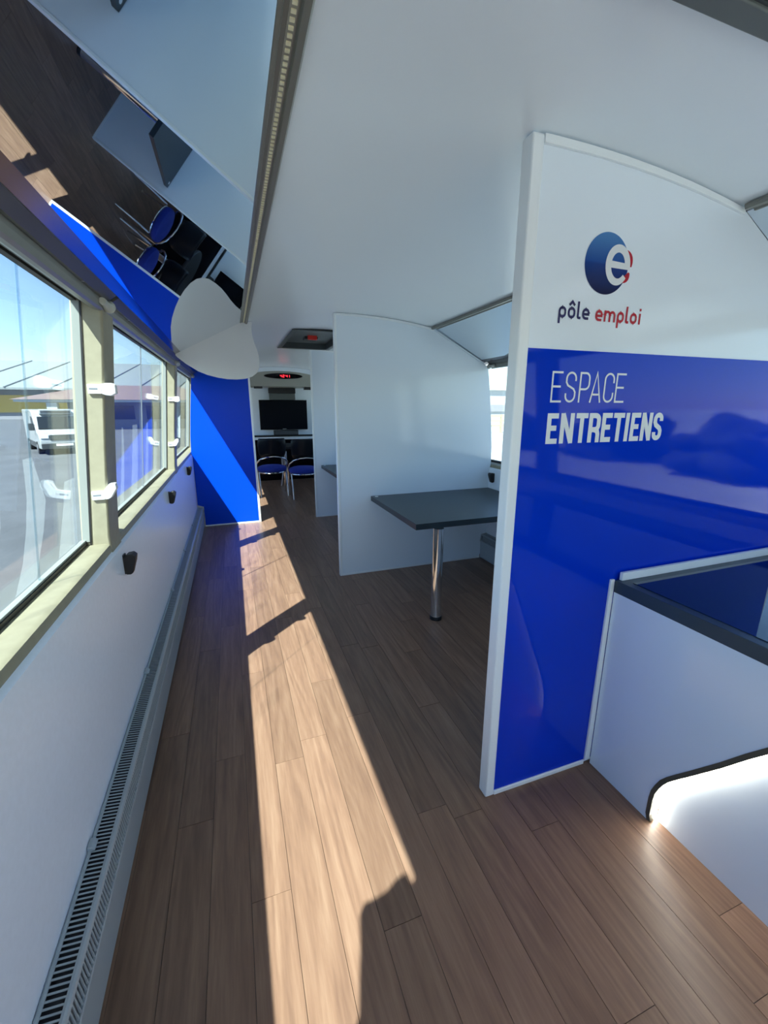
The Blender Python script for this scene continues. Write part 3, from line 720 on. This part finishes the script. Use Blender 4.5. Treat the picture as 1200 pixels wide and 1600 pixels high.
tv = thing('television', (.68, 5.98, .90), 'black flat screen television on the rear white wall', 'television')
bz = MB().box(.364, .996, 5.965, 5.995, .700, 1.092).obj('bezel', blackgl, tv, bevel=.004)
MB().box(.376, .984, 5.9635, 5.965, .722, 1.080).obj('screen', mat('tv_screen', (.002, .0025, .005), .08, spec=.12), bz)
MB().box(.50, .86, 5.995, Y1-.002, .80, 1.0).obj('wall_mount', black_m, tv)
MB().box(.655, .705, 5.9628, 5.9645, .706, .714).obj('badge', steel_scr, tv)
sp = thing('wall_cabinet', (.68, 6.0, 1.09), 'grey wall box with black front above the television', 'wall box')
MB().box(.506, .846, 5.985, Y1-.002, 1.095, 1.176).obj('grey_panel', hatch_m, sp, bevel=.002)
MB().box(.500, .850, 5.965, Y1-.002, 1.178, 1.246).obj('black_front', black_m, sp, bevel=.003)
sb = thing('speaker_box', (.70, 6.0, .63), 'black low box directly under the television', 'speaker')
MB().box(.535, .860, 5.94, Y1-.032, .6275, .692).obj('body', black_m, sb, bevel=.004)
MB().box(.545, .850, 5.9385, 5.94, .634, .686).obj('grille', dark_pl, sb)

# ---- rear table
rt = thing('table', (.62, 5.55, 0), 'small dark table on chrome legs between the two blue chairs', 'table')
MB().lathe([(.30, 0), (.304, .006), (.304, .022), (.30, .028)], (.62, 5.55, .500), 40).obj('tabletop', black_m, rt, smooth=True)
MB().lathe([(.052, 0), (.060, .02), (.060, .040), (.034, .05)], (.605, 5.55, .452), 20).obj('hub', black_m, rt, smooth=True)
for k in range(3):
    a = math.radians(200+120*k)
    MB().tube([(.605+.028*math.cos(a), 5.55+.028*math.sin(a), .46), (.605+.026*math.cos(a), 5.55+.026*math.sin(a), .16), (.605+.055*math.cos(a), 5.55+.055*math.sin(a), .004)], .0125, 12).obj('leg', chrome, rt, smooth=True)

# ---- chairs
def make_chair(label, group):
    t = local('chair', label, 'chair', group)
    seat = [(.001, 0), (.140, 0), (.158, .010), (.165, .030), (.158, .052), (.12, .066), (.001, .072)]
    MB().lathe(seat, (0, .02, .275), 32).obj('seat', bluefab, t, smooth=True)
    m = MB(); n = 12; vs = []; fs = []
    for j, (z, w, dy) in enumerate([(.452, .128, .010), (.50, .150, .0), (.58, .156, -.008), (.64, .150, -.014), (.664, .138, -.016)]):
        for i in range(n+1):
            u = -1+2*i/n; vs.append((u*w, -.185+dy+.055*u*u, z))
    for j in range(4):
        for i in range(n): fs.append((j*(n+1)+i, j*(n+1)+i+1, (j+1)*(n+1)+i+1, (j+1)*(n+1)+i))
    o = m.add(vs, fs).obj('backrest', darkwood, t, smooth=True)
    sd = o.modifiers.new('thick', 'SOLIDIFY'); sd.thickness = .012*S
    # arched chrome tube: up the back under the backrest and down to the seat sides
    pts = [(-.170, .06, .330), (-.176, -.02, .352), (-.168, -.10, .395), (-.130, -.158, .436), (-.065, -.182, .458), (0, -.188, .464), (.065, -.182, .458), (.130, -.158, .436), (.168, -.10, .395), (.176, -.02, .352), (.170, .06, .330)]
    MB().tube(pts, .0085, 10).obj('hoop', chrome, t, smooth=True)
    ring = [(.150*math.cos(2*math.pi*k/28), .02+.150*math.sin(2*math.pi*k/28), .270) for k in range(28)]
    MB().tube(ring, .008, 8, True).obj('seat_ring', chrome, t, smooth=True)
    for sx in (-1, 1):
        MB().tube([(sx*.170, .06, .332), (sx*.160, .10, .25), (sx*.152, .150, .0)], .0085, 10).obj('leg', chrome, t, smooth=True)
        MB().tube([(sx*.150, -.06, .272), (sx*.150, -.12, .14), (sx*.150, -.150, .0)], .0085, 10).obj('leg', chrome, t, smooth=True)
    return t
c1 = make_chair('blue seated chair with dark back, left one before the rear table', 'blue chairs at the rear table')
c1.location = Vector((.405, 5.02, 0))*S
c2 = clone(c1); c2.location = Vector((.735, 4.78, 0))*S
c2['label'] = 'blue seated chair with dark back, right one half hidden by the partition'

# ================================================================== OUTSIDE
G = -.60
struct(MB().box(-260, -.9, -200, 260, G-.2, G).obj('floor_outside', asphalt)).name = 'ground'
struct(MB().box(-.9, 260, -200, 260, G-.2, G).obj('ground_slab', concrete))
# ---- market hall with white fabric roof and yellow wall panels, left
hall = thing('market_hall', (-30, 68, G), 'long white tent-roofed hall with yellow wall panels seen through left windows', 'building')
yb = 70.0
zE, zR = 1+yb*math.tan(math.radians(2.0)), 1+84*math.tan(math.radians(4.75))
MB().add([(-75, yb-1, zE), (25, yb-1, zE), (25, yb+14, zR), (-75, yb+14, zR), (-75, yb-1, zE-.25), (25, yb-1, zE-.25), (25, yb+14, zR-.4), (-75, yb+14, zR-.4)],
         [(0,1,2,3),(7,6,5,4),(0,4,5,1),(1,5,6,2),(2,6,7,3),(3,7,4,0)]).obj('roof', tent_m, hall)
for k in range(20):
    x = -72+5*k
    MB().tube([(x, yb-1.1, zE+.05), (x+3.4, yb+14, zR+.05)], .09, 6).obj('seam', seam_m, hall)
MB().box(-75, 25, yb+1.0, yb+1.3, G, zE+.2).obj('wall', greywall, hall)
for k in range(12):
    x = -70+8*k
    MB().box(x, x+6.6, yb+.8, yb+1.0, G+.9, zE-.9).obj('yellow_panel', yellow_m, hall)
    MB().box(x+6.7, x+7.9, yb+.3, yb+1.0, G, zE-.2).obj('column', column_m, hall)
# ---- kiosk
ks = thing('kiosk', (-8.6, 38, G), 'low grey kiosk with brown hipped roof beyond the van', 'building')
MB().box(-11, -2, 37, 42, G, 1.45).obj('wall', greywall, ks)
zk = 1.50
MB().add([(-13.6, 35, zk), (0, 35, zk), (0, 44, zk), (-13.6, 44, zk), (-9.5, 39.5, zk+1.15), (-4, 39.5, zk+1.15)],
         [(0,1,5,4),(1,2,5),(2,3,4,5),(3,0,4),(0,3,2,1)]).obj('roof', brownroof, ks)
MB().box(-13.4, -.2, 35.1, 43.9, zk-.16, zk).obj('eave', column_m, ks)
for k in range(4):
    MB().box(-10.4+2.2*k, -9.0+2.2*k, 36.96, 37.0, .1, 1.1).obj('window', vanglass, ks)
# ---- white refrigerated van
def make_van():
    t = local('van', 'white delivery van with roof cooling unit parked outside left window', 'van')
    Wd = .66
    # side outline: x = length (front at 0), z up
    prof = [(.02,.22),(.0,.42),(.03,.62),(.16,.76),(.50,.84),(.92,1.42),(1.06,1.56),(1.25,1.61),(3.85,1.61),(3.93,1.55),(3.97,.25),(3.3,.20),(1.1,.20)]
    m = MB(); m.prism([(y, z*.94) for y, z in prof], -Wd, Wd, axis='x'); m.obj('body', vanwhite, t, bevel=.03)
    MB().add([(-.58,.545,.85),(.58,.545,.85),(.54,.845,1.27),(-.54,.845,1.27),(-.58,.52,.885),(.58,.52,.885),(.54,.83,1.275),(-.54,.83,1.275)],
             [(0,3,2,1),(4,5,6,7),(0,1,5,4),(1,2,6,5),(2,3,7,6),(3,0,4,7)]).obj('windscreen', vanglass, t)
    for s_ in (-1, 1):
        x = s_*(Wd+.004)
        MB().prism([(.72,.84),(1.02,1.28),(1.5,1.28),(1.5,.84)], min(x, x-s_*.02), max(x, x-s_*.02), axis='x').obj('side_window', vanglass, t)
        MB().prism([(.9,.24),(.9,.40),(3.6,.40),(3.6,.24)], min(x, x+s_*.012), max(x, x+s_*.012), axis='x').obj('side_moulding', dark_pl, t)
        MB().box(min(s_*.67, s_*.83), max(s_*.67, s_*.83), .66, .74, .82, 1.06).obj('wing_mirror', dark_pl, t, bevel=.02)
        for y in (.78, 3.15):
            w = MB(); ring = [(.22*math.cos(2*math.pi*k/24), .22*math.sin(2*math.pi*k/24)) for k in range(24)]
            a, b = sorted((s_*.50, s_*.675)); w.prism([(y+p, .22+q) for p, q in ring], a, b, axis='x'); w.obj('wheel', black_m, t, bevel=.015)
            a, b = sorted((s_*.67, s_*.682)); MB().prism([(y+p*.55, .22+q*.55) for p, q in ring], a, b, axis='x').obj('hubcap', carsil, t)
        MB().box(min(s_*.40, s_*.63), max(s_*.40, s_*.63), -.004, .10, .56, .70).obj('headlight', white_pl, t, bevel=.015)
    MB().box(-.38, .38, -.012, .06, .50, .68).obj('grille', dark_pl, t, bevel=.01)
    MB().box(-.64, .64, -.03, .10, .20, .40).obj('bumper', dark_pl, t, bevel=.02)
    MB().box(-.24, .24, -.036, -.028, .30, .38).obj('number_plate', white_pl, t)
    MB().box(-.46, .46, .80, 1.10, 1.35, 1.53).obj('cooling_unit', vanwhite, t, bevel=.03)
    MB().box(-.42, .42, .79, .805, 1.39, 1.47).obj('cooling_grille', dark_pl, t)
    return t
van = make_van()
a = math.radians(25); FLx, FLy = -6.1, 17.3
cxv = FLx + .66*math.cos(a); cyv = FLy + .66*math.sin(a)
van.location = Vector((cxv, cyv, G))*S; van.rotation_euler = (0, 0, a)

# ---- right side: white building, fence, car, hedge bushes
wbld = thing('warehouse', (60, 62, G), 'white flat building with dark lower band seen through right window', 'building')
MB().box(28, 60, 46, 60, G, 3.0).obj('wall', bld_m, wbld); MB().box(27.9, 60.1, 45.8, 46.0, .45, 1.25).obj('dark_band', greywall, wbld); MB().box(27.6, 60.4, 45.6, 60.4, 3.0, 3.2).obj('roof_edge', column_m, wbld)
fn = thing('fence', (16, 22, G), 'cream post and rail fence behind the parked car outside right window', 'fence')
for k in range(10):
    MB().box(11.5+1.5*k, 11.62+1.5*k, 23.0, 23.12, G, .55).obj('post', fence_m, fn)
for z in (-.2, .1, .4):
    MB().box(11.5, 25.2, 23.04, 23.08, z, z+.12).obj('rail', fence_m, fn)
def make_car(label):
    t = local('car', label, 'car', 'parked cars')
    prof = [(0,.14),(-.02,.30),(.06,.46),(.62,.53),(1.02,.80),(1.25,.87),(2.05,.86),(2.5,.60),(2.78,.54),(2.83,.30),(2.8,.14)]
    MB().prism(prof, -.55, .55, axis='x').obj('body', carsil, t, bevel=.04)
    for s_ in (-1, 1):
        x = s_*.552
        MB().prism([(.82,.56),(1.08,.79),(1.28,.83),(2.0,.82),(2.3,.60)], min(x, x-s_*.02), max(x, x-s_*.02), axis='x').obj('side_window', vanglass, t)
        for y in (.5, 2.28):
            ring = [(.19*math.cos(2*math.pi*k/20), .19*math.sin(2*math.pi*k/20)) for k in range(20)]
            q, b = sorted((s_*.40, s_*.565)); MB().prism([(y+p, .19+r_) for p, r_ in ring], q, b, axis='x').obj('wheel', black_m, t, bevel=.01)
            q, b = sorted((s_*.56, s_*.572)); MB().prism([(y+p*.6, .19+r_*.6) for p, r_ in ring], q, b, axis='x').obj('hubcap', carsil, t)
        MB().box(min(s_*.3, s_*.52), max(s_*.3, s_*.52), -.03, .05, .34, .44).obj('headlight', white_pl, t, bevel=.01)
    MB().add([(-.47,.70,.555),(.47,.70,.555),(.42,1.03,.80),(-.42,1.03,.80),(-.47,.68,.565),(.47,.68,.565),(.42,1.01,.81),(-.42,1.01,.81)], [(0,3,2,1),(4,5,6,7),(0,1,5,4),(1,2,6,5),(2,3,7,6),(3,0,4,7)]).obj('windscreen', vanglass, t)
    return t
car = make_car('silver car parked outside the right window by the fence')
car.location = Vector((12.9, 16.6, G))*S; car.rotation_euler = (0, 0, math.radians(-62))
for k, (x, y, s_) in enumerate([(11, 3.0, .92), (11.5, -.9, 1.05), (11, -4.9, .95), (11.8, -9.0, 1.1), (11.2, -13.2, .98), (12, -17.6, 1.1)]):
    bm = bmesh.new(); bmesh.ops.create_icosphere(bm, subdivisions=4, radius=1.0)
    rng = random.Random(k)
    ph = [rng.uniform(0, 6) for _ in range(6)]
    for v in bm.verts:
        p = v.co.copy()
        d_ = 1+.16*math.sin(5*p.x+ph[0])*math.sin(6*p.y+ph[1])+.12*math.sin(9*p.z+ph[2]+4*p.x)+.06*math.sin(17*p.x+ph[3])*math.sin(19*p.y+ph[4])+.05*rng.uniform(-1, 1)
        v.co = Vector((p.x*1.3*d_*s_, p.y*1.45*d_*s_, max(-.62, p.z*d_)*.85*s_+.52*s_))*S
    me = bpy.data.meshes.new('bush'); bm.to_mesh(me); bm.free(); me.materials.append(leafm)
    o = bpy.data.objects.new('bush', me); COL.objects.link(o); o.location = Vector((x, y, G))*S
    tag(o, ['hedge bush outside right, first in the row, nearest the table bay', 'hedge bush outside right, second in the row', 'hedge bush outside right, third in the row', 'hedge bush outside right, fourth in the row', 'hedge bush outside right, fifth in the row', 'hedge bush outside right, last in the row'][k], 'bush', 'hedge bushes outside the right windows')
